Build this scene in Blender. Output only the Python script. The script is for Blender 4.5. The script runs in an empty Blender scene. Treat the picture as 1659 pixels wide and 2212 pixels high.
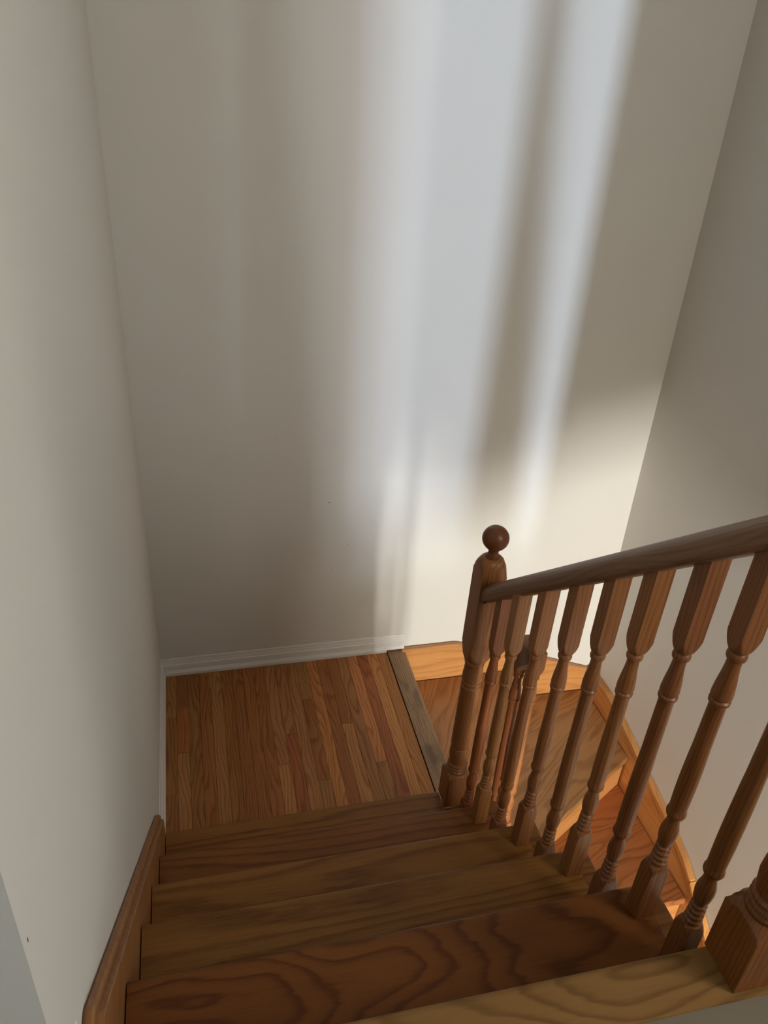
import bpy, bmesh, math, random
from mathutils import Matrix, Vector
random.seed(4)
C = bpy.context.scene.collection
SC = bpy.context.scene
PI = math.pi

# ------------------------------------------------------------------ camera
F_PX, YAW, PITCH, ROLL = 1738.3, math.radians(14.941), math.radians(30.892), math.radians(3.733)
cam = bpy.data.cameras.new('camera'); camo = bpy.data.objects.new('camera', cam); C.objects.link(camo)
fw = Vector((math.sin(YAW)*math.cos(PITCH), math.cos(YAW)*math.cos(PITCH), -math.sin(PITCH)))
rt = Vector((math.cos(YAW), -math.sin(YAW), 0)); up = rt.cross(fw)
cr, sr = math.cos(ROLL), math.sin(ROLL)
R2 = cr*rt + sr*up; U2 = -sr*rt + cr*up
m = Matrix((R2, U2, -fw)).transposed().to_4x4(); m.translation = Vector((0.2007, -2.5898, 2.309))
camo.matrix_world = m
cam.sensor_fit = 'HORIZONTAL'; cam.sensor_width = 36; cam.lens = 36*F_PX/1659; cam.clip_start = 0.02
SC.camera = camo

# ------------------------------------------------------------------ world, lights, exposure
w = bpy.data.worlds.new('sky'); SC.world = w; w.use_nodes = True
w.node_tree.nodes['Background'].inputs[0].default_value = (0.62, 0.75, 0.95, 1)
w.node_tree.nodes['Background'].inputs[1].default_value = 0.4
SC.view_settings.view_transform = 'Standard'; SC.view_settings.look = 'None'
SC.view_settings.gamma = 1; SC.view_settings.use_curve_mapping = False
SC.view_settings.exposure = 0.0

def area(name, loc, aim, sx, sy, power, col, spread=PI):
    l = bpy.data.lights.new(name, 'AREA'); l.shape = 'RECTANGLE'; l.size = sx; l.size_y = sy
    l.energy = power; l.color = col; l.spread = spread
    o = bpy.data.objects.new(name, l); C.objects.link(o); o.location = loc
    o.rotation_euler = (Vector(aim)-Vector(loc)).to_track_quat('-Z', 'Y').to_euler()
    return o
# daylight in the two tall narrow windows at the end of the upstairs hall, behind the photographer
area('daylight_tall_window', (2.47, -6.62, 2.42), (1.2, 0, 2.0), 0.10, 1.2, 275, (0.62, 0.76, 1.0))
area('daylight_far_window', (3.22, -6.62, 2.42), (0.7, 0, 1.8), 0.14, 1.2, 105, (0.84, 0.87, 1.0))
# added ambient fill in front of the right wall, which has no window
area('fill_right', (1.93, -2.65, 2.35), (0.3, -0.6, 2.1), 0.7, 0.9, 21.5, (1.0, 0.945, 0.85))
# cool daylight from the left end of the hall
area('daylight_hall_left', (-1.5, -2.9, 2.4), (0, -2.2, 1.6), 0.7, 0.8, 4, (0.72, 0.84, 1.0))
# daylight through the glazed fanlight over the entrance door downstairs
area('daylight_entrance', (1.28, -6.3, 0.20), (1.7, 0, 0.3), 0.5, 0.7, 290, (0.98, 0.98, 0.95))

# ------------------------------------------------------------------ measures
RI = 0.19; RL = 0.181; G = 0.2198; Y0 = 0.9122; TW = 0.9924; XL = 1.0243; XR = 1.9681
def ny(k): return -(Y0 + k*G)            # nosing front of tread k
YT = -(Y0 + 4*G + 0.2249); ZT = 6*RI     # edge and height of the upper floor

# ------------------------------------------------------------------ materials
def nd(nt, t, **kw):
    n = nt.nodes.new(t)
    for k, v in kw.items(): setattr(n, k, v)
    return n
def mth(nt, op, a, b=None):
    n = nd(nt, 'ShaderNodeMath', operation=op)
    for i, v in enumerate((a, b)):
        if v is None: continue
        if isinstance(v, (int, float)): n.inputs[i].default_value = v
        else: nt.links.new(v, n.inputs[i])
    return n.outputs[0]

def oak(name, axis, light, dark, fig=0.55, rough=0.38, pore=0.45, fixed=None, stain=0, straight=70, swirl=7, stretch=(2.2, 9, 9), gang=0, spec=0.35, knot=None):
    """oiled oak: flat-sawn rings and pores along the object's own grain axis"""
    mat = bpy.data.materials.new(name); mat.use_nodes = True; nt = mat.node_tree; L = nt.links.new
    b = nt.nodes['Principled BSDF']
    tc = nd(nt, 'ShaderNodeTexCoord'); oi = nd(nt, 'ShaderNodeObjectInfo')
    mp = nd(nt, 'ShaderNodeMapping'); L(tc.outputs['Object'], mp.inputs[0])
    if axis == 'Z': mp.inputs['Rotation'].default_value = (0, PI/2, 0)
    if axis == 'Y': mp.inputs['Rotation'].default_value = (0, 0, -PI/2)
    off = nd(nt, 'ShaderNodeVectorMath', operation='SCALE')
    off.inputs[0].default_value = (9.1, 4.3, 2.7); L(oi.outputs['Random'], off.inputs['Scale'])
    ad = nd(nt, 'ShaderNodeVectorMath', operation='ADD'); L(mp.outputs[0], ad.inputs[0])
    if fixed is None: L(off.outputs[0], ad.inputs[1])
    else: ad.inputs[1].default_value = fixed
    if gang:
        mp.inputs['Rotation'].default_value = (0, 0, -gang)
    # growth rings: contour lines of a long stretched noise laid over straight grain
    m1 = nd(nt, 'ShaderNodeMapping'); L(ad.outputs[0], m1.inputs[0]); m1.inputs['Scale'].default_value = stretch
    n1 = nd(nt, 'ShaderNodeTexNoise'); L(m1.outputs[0], n1.inputs['Vector']); n1.inputs['Scale'].default_value = 1.0
    n1.inputs['Detail'].default_value = 1.5; n1.inputs['Roughness'].default_value = 0.4
    a2 = ad
    sx = nd(nt, 'ShaderNodeSeparateXYZ'); L(ad.outputs[0], sx.inputs[0])
    ph = mth(nt, 'ADD', mth(nt, 'MULTIPLY', mth(nt, 'ADD', sx.outputs[1], mth(nt, 'MULTIPLY', sx.outputs[2], 0.7)), straight), mth(nt, 'MULTIPLY', n1.outputs['Fac'], swirl))
    if knot:    # oval rings around a knot at (along, across) of the grain
        kx, ky, ka, kb, kk = knot
        xx = mth(nt, 'MULTIPLY', mth(nt, 'SUBTRACT', sx.outputs[0], kx), ka); yy = mth(nt, 'MULTIPLY', mth(nt, 'SUBTRACT', sx.outputs[1], ky), kb)
        rr = mth(nt, 'SQRT', mth(nt, 'ADD', mth(nt, 'MULTIPLY', xx, xx), mth(nt, 'MULTIPLY', yy, yy)))
        ph = mth(nt, 'ADD', ph, mth(nt, 'MULTIPLY', rr, kk))
    m6 = nd(nt, 'ShaderNodeMapping'); L(ad.outputs[0], m6.inputs[0]); m6.inputs['Scale'].default_value = (14, 90, 90)
    n6 = nd(nt, 'ShaderNodeTexNoise'); L(m6.outputs[0], n6.inputs['Vector']); n6.inputs['Scale'].default_value = 1.0; n6.inputs['Detail'].default_value = 3
    ph = mth(nt, 'ADD', ph, mth(nt, 'MULTIPLY', n6.outputs['Fac'], 0.45))
    r1 = nd(nt, 'ShaderNodeValToRGB'); L(mth(nt, 'FRACT', ph), r1.inputs[0])
    el = r1.color_ramp.elements; el[0].position = 0.0; el[0].color = (0.15, 0.15, 0.15, 1); el[1].position = 1.0; el[1].color = (0.15, 0.15, 0.15, 1)
    for pos, v in ((0.14, 0.0), (0.55, 0.22), (0.82, 1.0), (0.90, 0.9)):
        e = el.new(pos); e.color = (v, v, v, 1)
    # pores
    m3 = nd(nt, 'ShaderNodeMapping'); L(a2.outputs[0], m3.inputs[0]); m3.inputs['Scale'].default_value = (9, 420, 420)
    n3 = nd(nt, 'ShaderNodeTexNoise'); L(m3.outputs[0], n3.inputs['Vector']); n3.inputs['Scale'].default_value = 1.0; n3.inputs['Detail'].default_value = 2
    r3 = nd(nt, 'ShaderNodeValToRGB'); L(n3.outputs['Fac'], r3.inputs[0])
    r3.color_ramp.elements[0].position = 0.48; r3.color_ramp.elements[1].position = 0.75
    # broad patches
    m4 = nd(nt, 'ShaderNodeMapping'); L(ad.outputs[0], m4.inputs[0]); m4.inputs['Scale'].default_value = (3, 14, 14)
    n4 = nd(nt, 'ShaderNodeTexNoise'); L(m4.outputs[0], n4.inputs['Vector']); n4.inputs['Scale'].default_value = 1.0
    f = mth(nt, 'ADD', mth(nt, 'MULTIPLY', r1.outputs[0], fig), mth(nt, 'MULTIPLY', r3.outputs[0], pore))
    f = mth(nt, 'ADD', f, mth(nt, 'MULTIPLY', mth(nt, 'SUBTRACT', n4.outputs['Fac'], 0.5), 0.55))
    mx = nd(nt, 'ShaderNodeMix', data_type='RGBA', clamp_factor=True)
    L(f, mx.inputs[0]); mx.inputs[6].default_value = (*light, 1); mx.inputs[7].default_value = (*dark, 1)
    mu = nd(nt, 'ShaderNodeMix', data_type='RGBA', blend_type='MULTIPLY'); mu.inputs[0].default_value = 1
    L(mx.outputs[2], mu.inputs[6]); L(oi.outputs['Color'], mu.inputs[7])
    col = mu.outputs[2]
    if stain:   # old dark water stains, smoky patches with a shape of their own
        m5 = nd(nt, 'ShaderNodeMapping'); L(tc.outputs['Object'], m5.inputs[0]); m5.inputs['Scale'].default_value = (12, 5, 8); m5.inputs['Location'].default_value = (.3, .2, 0)
        n5 = nd(nt, 'ShaderNodeTexNoise'); L(m5.outputs[0], n5.inputs['Vector']); n5.inputs['Scale'].default_value = 1
        r5 = nd(nt, 'ShaderNodeValToRGB'); L(n5.outputs['Fac'], r5.inputs[0]); r5.color_ramp.elements[0].position = 0.55; r5.color_ramp.elements[1].position = 0.68
        ms = nd(nt, 'ShaderNodeMix', data_type='RGBA'); L(mth(nt, 'MULTIPLY', r5.outputs[0], stain), ms.inputs[0])
        L(col, ms.inputs[6]); ms.inputs[7].default_value = (0.10, 0.065, 0.04, 1); col = ms.outputs[2]
    L(col, b.inputs['Base Color'])
    b.inputs['Roughness'].default_value = rough
    b.inputs['Specular IOR Level'].default_value = spec
    bp = nd(nt, 'ShaderNodeBump'); bp.inputs['Strength'].default_value = 0.12; bp.inputs['Distance'].default_value = 0.002
    L(f, bp.inputs['Height']); bp.invert = True; L(bp.outputs[0], b.inputs['Normal'])
    return mat

def paint(name, col, rough=0.85, bump=0.05, scale=260):
    mat = bpy.data.materials.new(name); mat.use_nodes = True; nt = mat.node_tree; L = nt.links.new
    b = nt.nodes['Principled BSDF']; b.inputs['Roughness'].default_value = rough
    b.inputs['Specular IOR Level'].default_value = 0.3
    tc = nd(nt, 'ShaderNodeTexCoord')
    n = nd(nt, 'ShaderNodeTexNoise'); L(tc.outputs['Object'], n.inputs['Vector']); n.inputs['Scale'].default_value = scale; n.inputs['Detail'].default_value = 2
    n2 = nd(nt, 'ShaderNodeTexNoise'); L(tc.outputs['Object'], n2.inputs['Vector']); n2.inputs['Scale'].default_value = 2.0
    mx = nd(nt, 'ShaderNodeMix', data_type='RGBA'); L(n2.outputs['Fac'], mx.inputs[0])
    mx.inputs[6].default_value = (*[c*0.97 for c in col], 1); mx.inputs[7].default_value = (*[min(1, c*1.03) for c in col], 1)
    L(mx.outputs[2], b.inputs['Base Color'])
    bp = nd(nt, 'ShaderNodeBump'); bp.inputs['Strength'].default_value = bump; bp.inputs['Distance'].default_value = 0.001
    L(n.outputs['Fac'], bp.inputs['Height']); L(bp.outputs[0], b.inputs['Normal'])
    return mat

WALL = paint('wall_paint', (0.70, 0.668, 0.60))
TRIM = paint('trim_paint', (0.80, 0.77, 0.72), 0.45, 0.02)
GREY = paint('grey_subfloor', (0.21, 0.175, 0.12), 0.9, 0.4, 90)
PATCH = paint('filler_paint', (0.86, 0.86, 0.80), 0.9)
MARK = paint('scuff', (0.16, 0.13, 0.12), 0.9)
CEIL = paint('ceiling_paint', (0.78, 0.76, 0.72))
DARKGAP = paint('gap_shadow_wood', (0.03, 0.018, 0.01), 0.9)
METAL = paint('dark_screw', (0.03, 0.03, 0.03), 0.5)
OAK_L = (0.50, 0.235, 0.082); OAK_D = (0.25, 0.095, 0.028)
PLANK = oak('plank_oak', 'Y', (0.47, 0.21, 0.070), (0.23, 0.078, 0.020), rough=0.5, spec=0.25, fig=0.6, straight=60, swirl=9, stretch=(2.4, 13, 13))
TREAD = oak('tread_oak', 'X', (0.28, 0.118, 0.027), (0.125, 0.040, 0.008), rough=0.5, spec=0.22, fig=0.6, straight=30, swirl=7, stretch=(0.9, 8, 8))
TREADK = oak('tread_oak_knot', 'X', (0.20, 0.078, 0.015), (0.09, 0.027, 0.005), rough=0.5, spec=0.2, fig=0.75, straight=0, swirl=4.5, stretch=(4, 9, 9), pore=0.25, fixed=(3.7, 0.4, 0), knot=(3.7-0.35, 0.4+0.050, 0.8, 2.4, 13))
def winder(gang): return oak('winder_oak', 'X', (0.46, 0.23, 0.085), (0.23, 0.095, 0.028), fig=0.6, straight=22, swirl=9, stretch=(1.8, 9, 9), gang=gang)
WINDS = {}
SKIRT = oak('skirt_oak', 'X', (0.62, 0.29, 0.09), (0.40, 0.15, 0.04), fig=0.45, rough=0.3, straight=35, swirl=6, stretch=(1.5, 8, 8))
SKIRTY = oak('skirt_oak_side', 'Y', (0.62, 0.29, 0.09), (0.42, 0.16, 0.042), fig=0.4, rough=0.22, straight=25, swirl=5, stretch=(1.5, 8, 8))
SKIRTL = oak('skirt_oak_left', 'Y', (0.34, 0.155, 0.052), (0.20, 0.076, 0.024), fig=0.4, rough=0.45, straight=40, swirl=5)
TURN = oak('turned_oak', 'Z', (0.37, 0.165, 0.060), (0.17, 0.064, 0.020), fig=0.5, rough=0.32, straight=130, swirl=7, stretch=(2, 14, 14))
RAIL = oak('rail_oak', 'X', (0.25, 0.135, 0.072), (0.12, 0.056, 0.028), fig=0.4, rough=0.4, straight=120, swirl=6)
EDGE = oak('nosing_oak', 'Y', (0.40, 0.235, 0.115), (0.15, 0.08, 0.04), fig=0.6, pore=0.7, rough=0.5, straight=90, swirl=6, stain=0.8)
RAW = oak('raw_oak', 'X', (0.28, 0.148, 0.046), (0.125, 0.055, 0.015), spec=0.15, fig=0.6, pore=0.15, rough=0.6, straight=0, swirl=5, stretch=(2.6, 9, 9), fixed=(1.3, 0.2, 0), knot=(1.3-0.15, 0.2+0.03, 0.7, 3.0, 14))

# ------------------------------------------------------------------ mesh helpers
def link(name, bm, mat, parent=None, loc=(0, 0, 0), smooth=False, bevel=0):
    me = bpy.data.meshes.new(name)
    bmesh.ops.remove_doubles(bm, verts=bm.verts, dist=1e-6)
    bmesh.ops.recalc_face_normals(bm, faces=bm.faces)
    if smooth:
        for f in bm.faces: f.smooth = True
        for e in bm.edges:
            if len(e.link_faces) == 2 and e.calc_face_angle(0) > math.radians(32): e.smooth = False
    bm.to_mesh(me); bm.free()
    if mat: me.materials.append(mat)
    o = bpy.data.objects.new(name, me); C.objects.link(o); o.location = loc
    if parent: o.parent = parent
    return o
def boxbm(sx, sy, sz, bev=0):
    bm = bmesh.new(); bmesh.ops.create_cube(bm, size=1)
    bmesh.ops.scale(bm, verts=bm.verts, vec=(sx, sy, sz))
    if bev: bmesh.ops.bevel(bm, geom=list(bm.edges), offset=bev, segments=2, affect='EDGES', profile=0.5)
    return bm
def box(name, x0, x1, y0, y1, z0, z1, mat, parent=None, bev=0):
    return link(name, boxbm(abs(x1-x0), abs(y1-y0), abs(z1-z0), bev), mat, parent, ((x0+x1)/2, (y0+y1)/2, (z0+z1)/2))
def prism(name, pts, a0, a1, plane, mat, parent=None, origin=None, smooth=False, bev=0):
    """polygon pts extruded along the axis missing from plane ('XZ','YZ','XY'), object origin at its centre"""
    bm = bmesh.new()
    def P(u, v, w): return {'XZ': (u, w, v), 'YZ': (w, u, v), 'XY': (u, v, w)}[plane]
    v0 = [bm.verts.new(P(u, v, a0)) for u, v in pts]; v1 = [bm.verts.new(P(u, v, a1)) for u, v in pts]
    n = len(pts)
    bm.faces.new(v0); bm.faces.new(v1[::-1])
    for i in range(n): bm.faces.new((v0[i], v0[(i+1) % n], v1[(i+1) % n], v1[i]))
    if bev: bmesh.ops.bevel(bm, geom=list(bm.edges), offset=bev, segments=1, affect='EDGES')
    cs = [v.co for v in bm.verts]
    o = origin or [(min(c[i] for c in cs)+max(c[i] for c in cs))/2 for i in range(3)]
    bmesh.ops.translate(bm, verts=bm.verts, vec=[-c for c in o])
    return link(name, bm, mat, parent, o, smooth)
def empty(name, loc=(0, 0, 0), parent=None):
    o = bpy.data.objects.new(name, None); C.objects.link(o); o.location = loc; o.empty_display_size = 0.05
    if parent: o.parent = parent
    return o
def put(o, parent):
    """parent a world-placed object under an empty that is only translated"""
    o.location = Vector(o.location) - Vector(parent.location); o.parent = parent; return o
def tag(o, label=None, cat=None, kind=None, group=None):
    if label: o['label'] = label
    if cat: o['category'] = cat
    if kind: o['kind'] = kind
    if group: o['group'] = group
    return o
def struct(o, label, cat): return tag(o, label, cat, 'structure')
def tone(o, t): o.color = (*t, 1); return o

# ------------------------------------------------------------------ the setting
ZC, ZL, YB = 3.7, -2.6, -6.7
struct(box('wall_back', -0.0, XR, 0, 0.12, ZL, ZC, WALL), 'tall off-white stairwell wall facing the camera with soft streaks of daylight', 'wall')
wl = struct(box('wall_left', -0.12, 0, -2.07, 0.12, ZL, ZC, WALL), 'off-white wall beside the upper stair flight, left of the landing', 'wall')
struct(prism('wall_right', [(0.12, ZL), (0.12, ZC), (-3.0, ZC), (-3.0, ZT-0.34), (YB+0.2, ZT-0.34), (YB+0.2, ZL)], XR, XR+0.12, 'YZ', WALL), 'off-white wall at the right edge rising over the winding lower steps', 'wall')
struct(box('wall_hall', -1.6, -0.12, -2.07, -1.95, ZT-0.3, ZC, WALL), 'short return of wall at the lower left corner in cool daylight', 'wall')
struct(box('wall_hall_side', -1.72, -1.6, YB, -1.95, ZT-0.3, ZC, WALL), 'side wall of the upstairs hall behind the camera', 'wall')
struct(box('ceiling', -1.72, 3.72, YB-0.12, 0.12, ZC, ZC+0.1, CEIL), 'flat white ceiling over the stairwell', 'ceiling')
struct(box('wall_hall_far_side', 3.6, 3.72, YB, -3.0, ZT-0.34, ZC, WALL), 'right side wall of the upstairs hall behind the camera', 'wall')
struct(box('wall_hall_corner', XR+0.12, 3.6, -3.0, -2.88, ZT-0.34, ZC, WALL), 'return of the right stairwell wall behind the camera', 'wall')
struct(box('floor_entrance', 1.0, XR, YB, 0.0, ZL-0.1, ZL, GREY), 'floor of the entrance below the stairs', 'floor')
# wall with the window openings behind the camera
def holed(name, x0, x1, z0, z1, y0, y1, holes, label):
    xs = sorted({x0, x1, *[h[0] for h in holes], *[h[1] for h in holes]}); zs = sorted({z0, z1, *[h[2] for h in holes], *[h[3] for h in holes]})
    bm = bmesh.new()
    for a, b in zip(xs, xs[1:]):
        for c, d in zip(zs, zs[1:]):
            if any(h[0] <= (a+b)/2 <= h[1] and h[2] <= (c+d)/2 <= h[3] for h in holes): continue
            g = bmesh.ops.create_cube(bm, size=1)['verts']
            bmesh.ops.scale(bm, verts=g, vec=(b-a, y1-y0, d-c)); bmesh.ops.translate(bm, verts=g, vec=((a+b)/2, (y0+y1)/2, (c+d)/2))
    return struct(link(name, bm, WALL), label, 'wall')
HOLES = [(2.30, 2.64, 1.7, 3.2), (3.04, 3.40, 1.7, 3.2)]
holed('wall_hall_end', -1.72, 3.72, ZT-0.34, ZC, YB, YB+0.1, HOLES, 'end wall of the upstairs hall with its windows')
holed('wall_entrance', 1.0, XR, ZL, ZT-0.3, YB+0.1, YB+0.2, [(1.01, 1.56, -0.17, 0.58)], 'wall of the entrance door downstairs')
for i, (a, b, c, d) in enumerate(HOLES):
    wdw = struct(empty('window_%d' % (i+1), ((a+b)/2, YB+0.05, (c+d)/2)), 'white framed hall window behind the camera', 'window')
    for nm, q in (('window_sill', (a, b, c, c+0.03)), ('window_head', (a, b, d-0.03, d)), ('window_jamb', (a, a+0.03, c+.03, d-.03)), ('window_jamb', (b-0.03, b, c+.03, d-.03))):
        put(box(nm, q[0], q[1], YB+0.0, YB+0.1, q[2], q[3], TRIM), wdw)
# added blockers out of view, placed only to give the streaks their edges
struct(box('streak_screen', -1.6, 1.955, -4.65, -4.55, ZT, ZC, WALL), 'added screen behind the camera that bounds the streaks on the left', 'wall')
struct(box('streak_screen_far', 2.35, 2.60, -5.3, -5.1, ZT, ZC, WALL), 'added screen behind the camera that fades the streaks to the left', 'wall')  # added so the far lamp's light fades out towards the left
struct(prism('streak_blocker_1', [(1.865, ZT), (1.975, ZT), (1.970, 1.7), (1.961, 1.97), (1.909, 2.5), (1.905, ZC), (1.890, ZC), (1.888, 2.5), (1.880, 2.0), (1.872, 1.7)], -3.43, -3.39, 'XZ', TRIM), 'added tapered strip behind the camera that casts the dark gap between the streaks', 'streak_blocker')  # added strip, tapered to shade the gap between the two streaks

struct(prism('light_edge_blocker', [(0.955, 0.80), (0.955, 0.68), (1.09, 0.66), (1.15, 0.52), (1.24, 0.49), (1.35, 0.55), (1.50, 0.66), (1.67, 0.70), (XR, 0.75), (XR, 0.80)], -2.6, -2.4, 'XZ', WALL), 'added sloping light blocker below the upper floor', 'ceiling')  # added out of view, sloped to slant the entrance light's edge on the wall

# upper floor
struct(box('floor_hall', XR, 3.6, YB+0.1, -3.0, ZT-0.34, ZT-0.004, GREY), 'floor of the upstairs hall behind the camera', 'floor')
fu = struct(box('floor_upper', -1.6, XR, YB+0.1, YT-0.012, ZT-0.34, ZT-0.004, GREY), 'grey unfinished floor of the upstairs hall at the lower right corner', 'floor')
def nosing_pts(yf, yb, zt, th, k=6):
    r = th/2; pts = [(yb, zt-th), (yb, zt)]
    for i in range(k+1):
        a = PI/2 - PI*i/k; pts.append((yf-r+r*math.cos(a), zt-r+r*math.sin(a)))
    return pts
tn = prism('nosing_board', nosing_pts(YT, -2.103, ZT, 0.03), 0.0, XR, 'YZ', RAW, smooth=True)
tn.parent = fu; tn.location = Vector(tn.location)-Vector(fu.location); tn['label'] = 'pale raw wooden nosing board with dark grain at the top of the stairs'
tn.location.z += 0.0

# landing floor ------------------------------------------------------------
fl = struct(box('floor', 0.0, XL-0.03, -2.0, 0.0, -0.25, -0.02, DARKGAP), 'oak strip floor of the landing at the foot of the upper flight', 'floor')
edges = [0.015, 0.056] + [0.056+0.04415*i for i in range(1, 20)] + [0.9405]
joints = {0: [-0.248, -0.617], 1: [-0.203, -0.433], 9: [-0.554], 12: [-0.236, -0.646], 15: [-0.392], 17: [-0.601], 5: [-0.88], 3: [-0.03], 10: [-0.41]}
T = {'n': (1, 1, 1), 'r': (0.93, 0.72, 0.70), 'd': (0.84, 0.74, 0.66), 'l': (1.28, 1.26, 1.22), 'y': (1.08, 1.02, 0.86), 'rl': (1.12, 0.92, 0.86)}
tones = {0: 'ndd', 1: 'drn', 2: 'd', 3: 'nd', 4: 'n', 5: 'dn', 6: 'd', 7: 'rl,', 8: 'r', 9: 'nl', 10: 'nr', 11: 'n', 12: 'ndn', 13: 'l', 14: 'r', 15: 'rl', 16: 'n', 17: 'ln', 18: 'r', 19: 'l', 20: 'y'}
for i in range(len(edges)-1):
    js = [-0.0125] + joints.get(i, []) + [-1.25]
    tn_ = tones[i].replace(',', '')
    for j in range(len(js)-1):
        a, b = edges[i]+0.0004, edges[i+1]-0.0004
        y1, y0 = js[j]-0.0004, js[j+1]+0.0004
        o = box('plank', a, b, y0, y1, -0.019, random.uniform(-0.0004, 0.0003), PLANK, bev=0.0007)
        put(o, fl); tone(o, [c*random.uniform(0.93, 1.05) for c in T[tn_[min(j, len(tn_)-1)]]])
nb = prism('landing_nosing', [(0.9455, -0.028), (0.9445, 0.002), (0.960, 0.003)] + [(XL-0.0145+0.0145*math.cos(PI/2-PI*i/6), -0.0115+0.0145*math.sin(PI/2-PI*i/6)) for i in range(7)], -0.93, -0.004, 'XZ', EDGE, smooth=True)
put(nb, fl); nb['label'] = 'brown nosing board with two dark stains along the landing edge'
# baseboards
def board_profile(h, t): return [(0, 0), (t+0.006, 0), (t+0.006, 0.012), (t+0.001, 0.024), (t, 0.026), (t, h*0.62), (t*0.72, h*0.66), (t*0.72, h*0.70), (t*0.62, h*0.72), (t*0.62, h*0.78), (t*0.45, h*0.84), (t*0.45, h*0.95), (t*0.25, h), (0, h)]
bb = prism('baseboard_back', [(-a, b) for a, b in board_profile(0.082, 0.009)], 0.0, 0.94, 'YZ', TRIM)
struct(bb, 'white moulded baseboard along the back wall of the landing', 'baseboard')
# the last bit of the board is notched over the nosing board
put(prism('baseboard_end', [(-a, max(b, 0.012)) for a, b in board_profile(0.082, 0.009)], 0.94, 1.018, 'YZ', TRIM), bb)
struct(prism('baseboard_left', [(a, b) for a, b in board_profile(0.082, 0.009)], -0.905, -0.0, 'XZ', TRIM), 'white moulded baseboard along the left wall of the landing', 'baseboard')

# ------------------------------------------------------------------ upper flight
st = tag(empty('stair_flight', (0.5, -1.45, 0.0)), 'upper flight of five dark oak treads rising from the landing towards the camera', 'stairs')
ttone = [(1.05, 1.02, 1.0), (0.92, 0.80, 0.78), (1.02, 1.03, 0.95), (0.92, 0.95, 0.85), (0.98, 0.85, 0.8)]
for k in range(5):
    z = (k+1)*RI; yf = ny(k); yb = ny(k) - G - (0.005 if k < 4 else 0.005)
    xr = 0.953 if k else 0.890
    o = prism('tread', nosing_pts(yf, yb, z, 0.027), 0.03, xr, 'YZ', TREADK if k == 4 else TREAD, smooth=True); put(o, st); tone(o, ttone[k])
    if k:
        o = prism('return_nosing', [(TW-0.0135+0.0135*math.cos(PI/2-PI*i/6), z-0.0135+0.0135*math.sin(PI/2-PI*i/6)) for i in range(7)] + [(0.9535, z-0.027), (0.9535, z)], yb-0.02, yf, 'XZ', TREAD, smooth=True)
        put(o, st); tone(o, (0.8, 0.78, 0.8))
    else:
        o = box('return_nosing', 0.8905, 0.972, yb, -0.987, z-0.027, z, TREAD, bev=0.001); put(o, st); tone(o, (0.8, 0.75, 0.75))
    o = box('riser', 0.03, 0.952, yf-0.045, yf-0.027, z-RI+(0.0), z-0.027, TREAD); put(o, st)
o = box('riser', 0.03, 0.952, YT-0.044, YT-0.026, 5*RI, ZT-0.03, TREAD); put(o, st)
# sawtooth outer stringer below the tread ends
pts = []
for k in range(5):
    z = (k+1)*RI-0.028; pts += [(ny(k)-0.027, z-RI+0.028 if k else -0.02), (ny(k)-0.027, z)]
pts += [(YT-0.0, 5*RI-0.03), (YT, 5*RI-0.35), (ny(1)+0.02, -0.02)]
put(prism('outer_stringer', pts, 0.955, 0.975, 'YZ', SKIRTY), st)
# left skirt board, with its cap
def zcap(y): return 0.255 + 0.868*(-0.912-y)
ye = -1.945
zlev = 1.158
def skirt_outline(d, y_bot, zb_low):
    return [(y_bot, zb_low), (y_bot, zcap(y_bot)-d), (ye, zlev-d), (-2.068, zlev-d), (-2.068, 0.85)]
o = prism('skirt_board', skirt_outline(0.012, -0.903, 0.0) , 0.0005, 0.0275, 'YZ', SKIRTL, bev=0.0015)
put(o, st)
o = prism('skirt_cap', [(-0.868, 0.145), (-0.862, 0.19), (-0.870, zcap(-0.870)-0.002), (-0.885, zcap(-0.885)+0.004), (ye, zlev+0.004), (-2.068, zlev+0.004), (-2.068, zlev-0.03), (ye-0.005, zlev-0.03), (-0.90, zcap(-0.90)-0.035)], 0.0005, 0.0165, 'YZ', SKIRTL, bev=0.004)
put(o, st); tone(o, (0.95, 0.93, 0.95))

# ------------------------------------------------------------------ winding lower flight
wf = tag(empty('winder_steps', (1.5, -0.6, -0.5)), 'lower flight of golden oak winder steps turning down to the right of the landing', 'stairs')
PX, PY = 0.985, -1.0         # the point the winders turn around
def xat(y, a): return PX + (y-PY)/math.tan(a)
def poly_tread(name, pts, z, th=0.03, tn=(1, 1, 1), rot=0.0):
    cx = sum(p[0] for p in pts)/len(pts); cy = sum(p[1] for p in pts)/len(pts)
    loc = [(x-cx, y-cy) for x, y in pts]
    if rot not in WINDS: WINDS[rot] = winder(rot)
    o = prism(name, loc, -th, 0, 'XY', WINDS[rot], origin=(0, 0, 0), bev=0.005, smooth=True)
    o.location = (cx, cy, z); put(o, wf); tone(o, tn); return o
A1, A2 = math.radians(60), math.radians(29.4)
bw = -0.021; rw = XR-0.021
P = (PX+0.02, PY+0.005)
poly_tread('tread', [(XL-0.03, bw), (XL-0.03, -0.9), P, (xat(bw, A1), bw)], -RL, tn=(1.05, 0.92, 0.85), rot=math.radians(62))
yR = PY + (rw-PX)*math.tan(A2)
poly_tread('tread', [(xat(bw, A1)-0.03, bw), (P[0]-0.005, P[1]+0.04), (P[0], P[1]-0.01), (rw, yR), (rw, bw)], -2*RL, tn=(1.0, 1.0, 0.98), rot=math.radians(34))
poly_tread('tread', [(rw, yR+0.035), (P[0], P[1]+0.03), (P[0]-0.01, -1.02), (rw, -1.02)], -3*RL, tn=(1.0, 0.74, 0.62), rot=math.radians(14))
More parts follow.
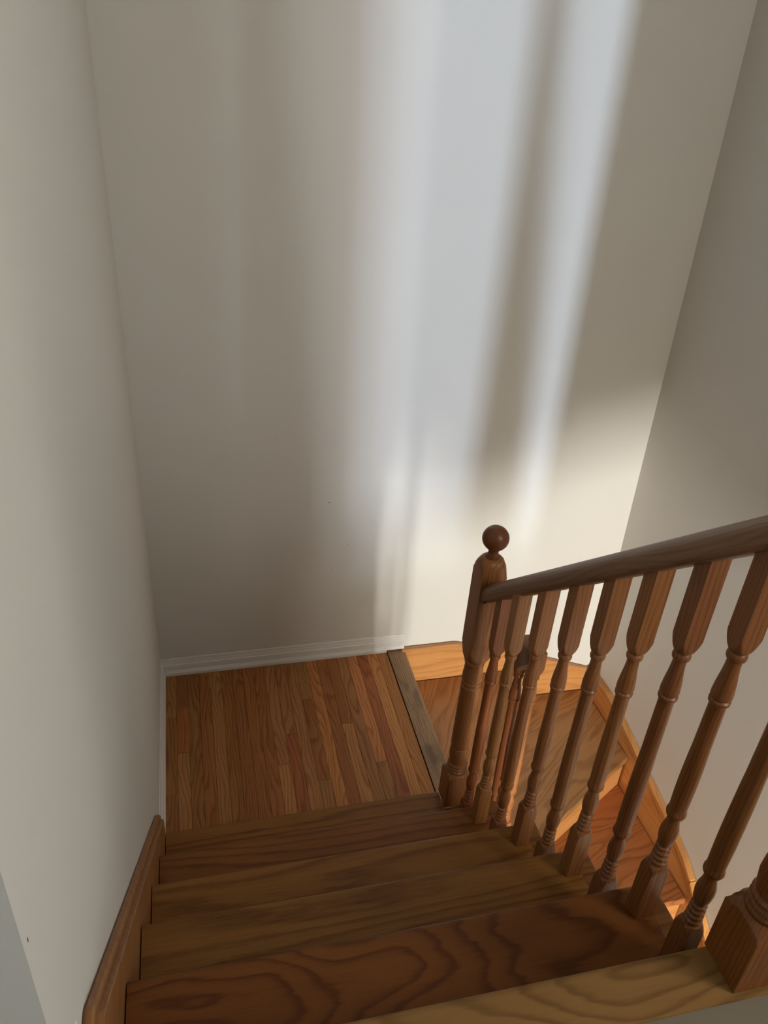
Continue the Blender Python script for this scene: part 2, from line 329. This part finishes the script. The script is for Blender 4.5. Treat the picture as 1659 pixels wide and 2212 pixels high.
for k in range(4, 9):
    yf = -1.02 - (k-4)*0.235
    poly_tread('tread', [(PX, yf+0.03), (PX, yf-0.235), (rw, yf-0.235), (rw, yf+0.03)], -k*RL, tn=(1.02, 0.80, 0.68))
    o = box('riser', PX, rw, yf+0.022, yf+0.04, -k*RL, -(k-1)*RL-0.03, SKIRT); put(o, wf)
def riser(p, q, z0, z1, t=0.018, back=0.022):
    d = (Vector(q)-Vector(p)); Ln = d.length; a = math.atan2(d.y, d.x)
    o = link('riser', boxbm(Ln, t, z1-z0), SKIRT)
    n = Vector((-d.y, d.x)).normalized()*back
    o.location = ((p[0]+q[0])/2+n.x, (p[1]+q[1])/2+n.y, (z0+z1)/2); o.rotation_euler = (0, 0, a); put(o, wf)
put(box('riser', XL-0.045, XL-0.03, -0.93, -0.003, -RL, -0.03, SKIRT), wf)
riser(P, (xat(bw, A1), bw), -2*RL, -RL-0.03)
riser(P, (rw, yR), -3*RL, -2*RL-0.03)
# oak skirt on the back wall and its cap
top = [(XL, 0.010), (1.26, 0.010), (1.70, -0.140), (XR-0.001, -0.238)]
o = prism('skirt_board', [(XL-0.03, -1.3), (XL-0.03, -0.002)] + [(x, z-0.012) for x, z in top] + [(XR-0.001, -1.3)], -0.019, -0.002, 'XZ', SKIRT); put(o, wf)
def strip(name, line, wid, th, plane, a0, a1, mat, tn=(1, 1, 1), r=0.004):
    low = [(u, v-th) for u, v in line[::-1]]
    o = prism(name, list(line)+low, a0, a1, plane, mat, bev=r); put(o, wf); tone(o, tn); return o
strip('skirt_cap', [(XL-0.02, 0.012), (1.255, 0.012), (1.70, -0.138), (XR-0.024, -0.236)], 0, 0.022, 'XZ', -0.027, -0.002, SKIRT, (0.95, 0.95, 1.0))
# oak skirt on the right wall, curving down
rtop = [(-0.0025, -0.228), (-0.20, -0.224), (-0.33, -0.243), (-0.48, -0.280), (-0.58, -0.307), (-0.74, -0.345), (-0.84, -0.368), (-0.94, -0.402), (-1.01, -0.44), (-1.15, -0.545), (-1.6, -0.90), (-2.3, -1.45)]
o = prism('skirt_board', [(u, v-0.012) for u, v in rtop] + [(-2.3, -2.2), (-1.0, -1.5), (-0.0025, -1.2)], XR-0.019, XR-0.002, 'YZ', SKIRTY); put(o, wf)
strip('skirt_cap', rtop[:9], 0, 0.024, 'YZ', XR-0.029, XR-0.002, SKIRTY, (0.92, 0.92, 0.95))
strip('skirt_cap', rtop[8:], 0, 0.024, 'YZ', XR-0.031, XR-0.002, SKIRTY, (1.15, 1.18, 1.2))
# closed wall under the upper flight
struct(prism('wall_under_stairs', [(-1.0, ZL), (-1.0, -0.25), (-1.13, -0.2), (YT, 0.6), (YT, ZT-0.34), (YB+.1, ZT-0.34), (YB+.1, ZL)], 0.86, 0.954, 'YZ', WALL), 'wall below the upper flight, hidden by its treads', 'wall')
struct(box('wall_under_landing', 0.86, XL-0.052, -1.0, 0, ZL, -0.26, WALL), 'wall below the landing edge', 'wall')

# ------------------------------------------------------------------ railing
SEG = 64
ANG = [2*PI*(i+0.5)/SEG for i in range(SEG)]
# include the exact corners of the square
ANG = sorted([PI/4+PI/2*i for i in range(4)] + [2*PI*i/SEG+PI/SEG*0.999 for i in range(SEG)])
def turned(name, sq, prof, mat, parent, loc, lean=0.017, n_between=1):
    """r(angle, z) = min(square, R(z)): square blocks cut by a lathe. prof = [(z, R)], R None means untouched square"""
    bm = bmesh.new(); rings = []
    for z, R in prof:
        ring = []
        for a in ANG:
            s = sq/2/max(abs(math.cos(a)), abs(math.sin(a)))
            r = s if R is None else min(s, R)
            ring.append(bm.verts.new((r*math.cos(a), r*math.sin(a), z)))
        rings.append(ring)
    n = len(ANG)
    for A, B in zip(rings, rings[1:]):
        for i in range(n): bm.faces.new((A[i], A[(i+1) % n], B[(i+1) % n], B[i]))
    bm.faces.new(rings[0][::-1]); bm.faces.new(rings[-1])
    o = link(name, bm, mat, parent, loc, smooth=True); o.rotation_euler = (0, lean, 0)
    return o
def curve(z0, z1, r0, r1, k=5, p=0.5, ease='cos'):
    return [(z0+(z1-z0)*i/k, r0+(r1-r0)*(0.5-0.5*math.cos(PI*i/k))) for i in range(k+1)]
def baluster_profile(ext, top):
    """ext lengthens the shaft (rear balusters), top = full height"""
    P_ = [(0, None), (0.118, None), (0.121, 0.0236), (0.126, 0.0226), (0.131, 0.0208), (0.135, 0.0188), (0.138, 0.0165), (0.139, 0.0130)]
    for i, zz in enumerate((0.140, 0.152, 0.164, 0.176)):       # little rings
        r = 0.0150 - 0.0006*i
        P_ += [(zz+0.001, r-0.0030), (zz+0.004, r), (zz+0.008, r), (zz+0.011, r-0.0030)]
    P_ += [(0.190, 0.0118), (0.200, 0.0142), (0.215, 0.0158), (0.228, 0.0152), (0.242, 0.0120), (0.254, 0.0106), (0.260, 0.0112),
           (0.262, 0.0150), (0.267, 0.0168), (0.272, 0.0168), (0.277, 0.0150), (0.280, 0.0148)]
    s0, s1 = 0.284, 0.512+ext
    for i in range(1, 9):
        t = i/8; P_.append((s0+(s1-s0)*t, 0.0152 + 0.0010*math.sin(PI*min(1, t*1.6)) - 0.0018*t))
    a = 0.512+ext
    P_ += [(a+0.004, 0.0145), (a+0.007, 0.0165), (a+0.012, 0.0165), (a+0.015, 0.0140), (a+0.017, 0.0142), (a+0.020, 0.0166), (a+0.026, 0.0166),
           (a+0.045, 0.0150), (a+0.065, 0.0124), (a+0.080, 0.0113), (a+0.090, 0.0113), (a+0.093, 0.0145), (a+0.098, 0.0155), (a+0.103, 0.0145), (a+0.106, 0.0125),
           (a+0.109, 0.0150), (a+0.112, 0.0170), (a+0.115, 0.0184), (a+0.119, 0.0200), (a+0.124, 0.0216), (a+0.130, 0.0230), (a+0.135, 0.0240), (a+0.137, None)]
    P_ += [(top, None)]
    return P_
def railb(y): return 1.189 + 0.86*(-1.2-y)        # underside of the handrail
rl = tag(empty('stair_railing', (0.94, -1.4, 0.0)), 'brown oak railing with turned balusters and ball-topped newel on the upper flight', 'railing')
SQ = 0.034
bal = [(0, True, 0.925), (1, False, 0.916), (1, True, 0.920), (2, False, 0.929), (2, True, 0.931), (3, False, 0.932), (3, True, 0.933), (4, False, 0.933), (4, True, 0.934)]
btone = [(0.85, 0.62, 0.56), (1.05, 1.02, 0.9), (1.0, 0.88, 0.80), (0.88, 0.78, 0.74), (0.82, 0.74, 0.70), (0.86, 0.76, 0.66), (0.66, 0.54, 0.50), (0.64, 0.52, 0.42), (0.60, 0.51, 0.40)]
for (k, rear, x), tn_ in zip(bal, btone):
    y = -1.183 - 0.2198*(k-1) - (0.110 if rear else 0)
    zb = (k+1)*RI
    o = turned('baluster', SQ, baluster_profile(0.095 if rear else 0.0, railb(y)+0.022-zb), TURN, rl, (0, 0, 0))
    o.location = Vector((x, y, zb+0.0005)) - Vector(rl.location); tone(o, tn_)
def newel_profile(h):
    P_ = [(0, None), (0.118, None), (0.124, 0.046), (0.130, 0.040), (0.134, 0.034), (0.136, 0.0325)]
    for i, zz in enumerate((0.136, 0.148, 0.160)):
        P_ += [(zz+0.001, 0.0285), (zz+0.004, 0.0322-0.0006*i), (zz+0.008, 0.0322-0.0006*i), (zz+0.011, 0.0285)]
    P_ += [(0.174, 0.0270), (0.186, 0.0290), (0.205, 0.0310), (0.225, 0.0300), (0.238, 0.0280), (0.240, 0.0255), (0.243, 0.0255), (0.246, 0.0300), (0.252, 0.0312)]
    P_ += [(0.252+(0.49-0.252)*i/8, 0.0312-0.0024*(i/8)) for i in range(1, 9)]
    P_ += [(0.493, 0.0262), (0.496, 0.0262), (0.499, 0.0290), (0.507, 0.0290), (0.510, 0.0262), (0.513, 0.0262), (0.516, 0.0300), (0.530, 0.0298), (0.55, 0.0280), (0.572, 0.0270),
           (0.578, 0.0295), (0.583, 0.0305), (0.588, 0.0290), (0.591, 0.0265), (0.594, 0.031), (0.597, 0.0345), (0.602, 0.0380), (0.609, 0.0415), (0.618, 0.0445), (0.628, 0.0470), (0.634, 0.0485), (0.636, None)]
    P_ += [(h-0.048, None), (h-0.047, 0.0483), (h-0.034, 0.0450), (h-0.020, 0.0395), (h-0.008, 0.0320), (h-0.002, 0.0255), (h, 0.0205)]
    return P_
def finial(parent, z, tone_=(0.5, 0.38, 0.38)):
    bm = bmesh.new(); rings = []
    prof = [(0, 0.0200), (0.004, 0.0200), (0.006, 0.0165), (0.012, 0.0140), (0.018, 0.0135), (0.024, 0.0155)]
    for i in range(1, 15):
        a = -PI/2 + 0.50 + (PI-0.50)*i/15; prof.append((0.058+0.0350*math.sin(a), 0.0358*math.cos(a)))
    prof.append((0.093, 0.0))
    for z_, r in prof:
        rings.append([bm.verts.new((r*math.cos(2*PI*i/40), r*math.sin(2*PI*i/40), z_)) for i in range(40)])
    for A, B in zip(rings, rings[1:]):
        for i in range(40): bm.faces.new((A[i], A[(i+1) % 40], B[(i+1) % 40], B[i]))
    bm.faces.new(rings[0][::-1])
    o = link('ball_finial', bm, TURN, parent, (0, 0, z), smooth=True); tone(o, tone_); return o
hN = 0.942
n1 = turned('newel_post', 0.070, newel_profile(hN), TURN, rl, (0, 0, 0)); n1.location = Vector((0.927, -0.950, RI+0.0005)) - Vector(rl.location); tone(n1, (0.92, 0.84, 0.78))
n1['label'] = 'ball-topped newel post at the foot of the railing'
finial(n1, hN-0.001)
# upper newel standing on the pale nosing board
n2 = turned('newel_post', 0.076, newel_profile(hN-0.04), TURN, rl, (0, 0, 0), lean=0.0); n2.location = Vector((0.941, -2.056, ZT+0.0005)) - Vector(rl.location); tone(n2, (0.62, 0.48, 0.32))
n2['label'] = 'newel post cut off by the right edge, standing on the pale nosing board'
finial(n2, hN-0.041)
# handrail
def rail_mesh(L):
    prof = []
    for i in range(28):
        a = 2*PI*i/28; y = 0.0315*math.cos(a); z = 0.0255*math.sin(a)
        if z < 0: y = 0.0315*math.copysign(abs(math.cos(a))**0.45, math.cos(a)); z = -0.0235*abs(math.sin(a))**0.45
        prof.append((y, z))
    bm = bmesh.new(); rings = []
    for x, s in ((0, 0.90), (0.004, 1.0), (L, 1.0)):
        rings.append([bm.verts.new((x, y*s, z*s)) for y, z in prof])
    for A, B in zip(rings, rings[1:]):
        for i in range(28): bm.faces.new((A[i], A[(i+1) % 28], B[(i+1) % 28], B[i]))
    bm.faces.new(rings[0][::-1]); bm.faces.new(rings[-1])
    return bm
def rail(p0, p1, parent, name='handrail'):
    p0, p1 = Vector(p0), Vector(p1); d = p1-p0
    o = link(name, rail_mesh(d.length), RAIL, parent, smooth=True)
    x = d.normalized(); y = Vector((0, 0, 1)).cross(x).normalized(); z = x.cross(y)
    M = Matrix((x, y, z)).transposed().to_4x4(); M.translation = p0 - Vector(parent.location); o.matrix_local = M
    return o
def rc(y): return railb(y) + 0.031
hr = rail((0.942, -0.972, rc(-0.972)), (0.944, -2.02, rc(-2.02)), rl)
# small screw head under the low end of the rail
s = link('screw', boxbm(0.006, 0.006, 0.004, 0.001), METAL, rl); s.location = Vector((0.915, -1.005, railb(-1.005)+0.002)) - Vector(rl.location)

# second, lower railing glimpsed between the balusters
lr = tag(empty('lower_railing', (1.03, -1.07, -0.543)), 'start of the lower handrail with its balusters, glimpsed behind the upper balusters', 'railing')
def lower_bal(x, y, zb, zbase_top, top, tn_, lean=0.0):
    d = zbase_top-0.122-zb
    pr = [(0, None)] + [(z+d, r) for z, r in baluster_profile(max(0, top-zb-d-0.70-0.0), top-zb-d)[1:]]
    o = turned('baluster', SQ, pr, TURN, lr, (0, 0, 0), lean=lean); o.location = Vector((x, y, zb+0.0005))-Vector(lr.location); tone(o, tn_)
lower_bal(1.020, -1.065, -4*RL, 0.19, 0.90, (0.62, 0.45, 0.40))
lower_bal(1.034, -1.125, -4*RL, 0.26, 0.945, (1.0, 0.85, 0.68))
rail((1.026, -1.105, 0.868), (1.026, -1.035, 0.915), lr)

# ------------------------------------------------------------------ wall marks
def blob(name, n, r, seed, mat, parent, centre, axis):
    rnd = random.Random(seed); bm = bmesh.new()
    top = []; base = []
    for i in range(n):
        a = 2*PI*i/n; q = rnd.uniform(0.7, 1.15)
        u, v = r[0]*q*math.cos(a), r[1]*q*math.sin(a)
        mk = (lambda u, v, h: (h, u, v)) if axis == 'X' else (lambda u, v, h: (u, -h, v))
        base.append(bm.verts.new(mk(u, v, 0))); top.append(bm.verts.new(mk(u*0.9, v*0.9, 0.0006)))
    for i in range(n): bm.faces.new((base[i], base[(i+1) % n], top[(i+1) % n], top[i]))
    bm.faces.new(top); bm.faces.new(base[::-1])
    o = link(name, bm, mat, parent, smooth=False); o.location = Vector(centre)-Vector(parent.location); return o
blob('filler_patch', 18, (0.008, 0.016), 3, PATCH, wl, (0.0, -1.985, 1.19), 'X')['label'] = 'white dab of filler on the wall'
blob('scuff_mark', 8, (0.0012, 0.004), 5, MARK, wl, (0.0, -2.055, 1.50), 'X')
wb = bpy.data.objects['wall_back']
for x, z, a, b, sd in ((0.755, 0.565, 0.003, 0.0012, 1), (0.675, 0.765, 0.006, 0.0009, 2), (0.695, 0.46, 0.004, 0.001, 7)):
    blob('scuff_mark', 7, (a, b), sd, MARK, wb, (x, 0.0, z), 'Y')
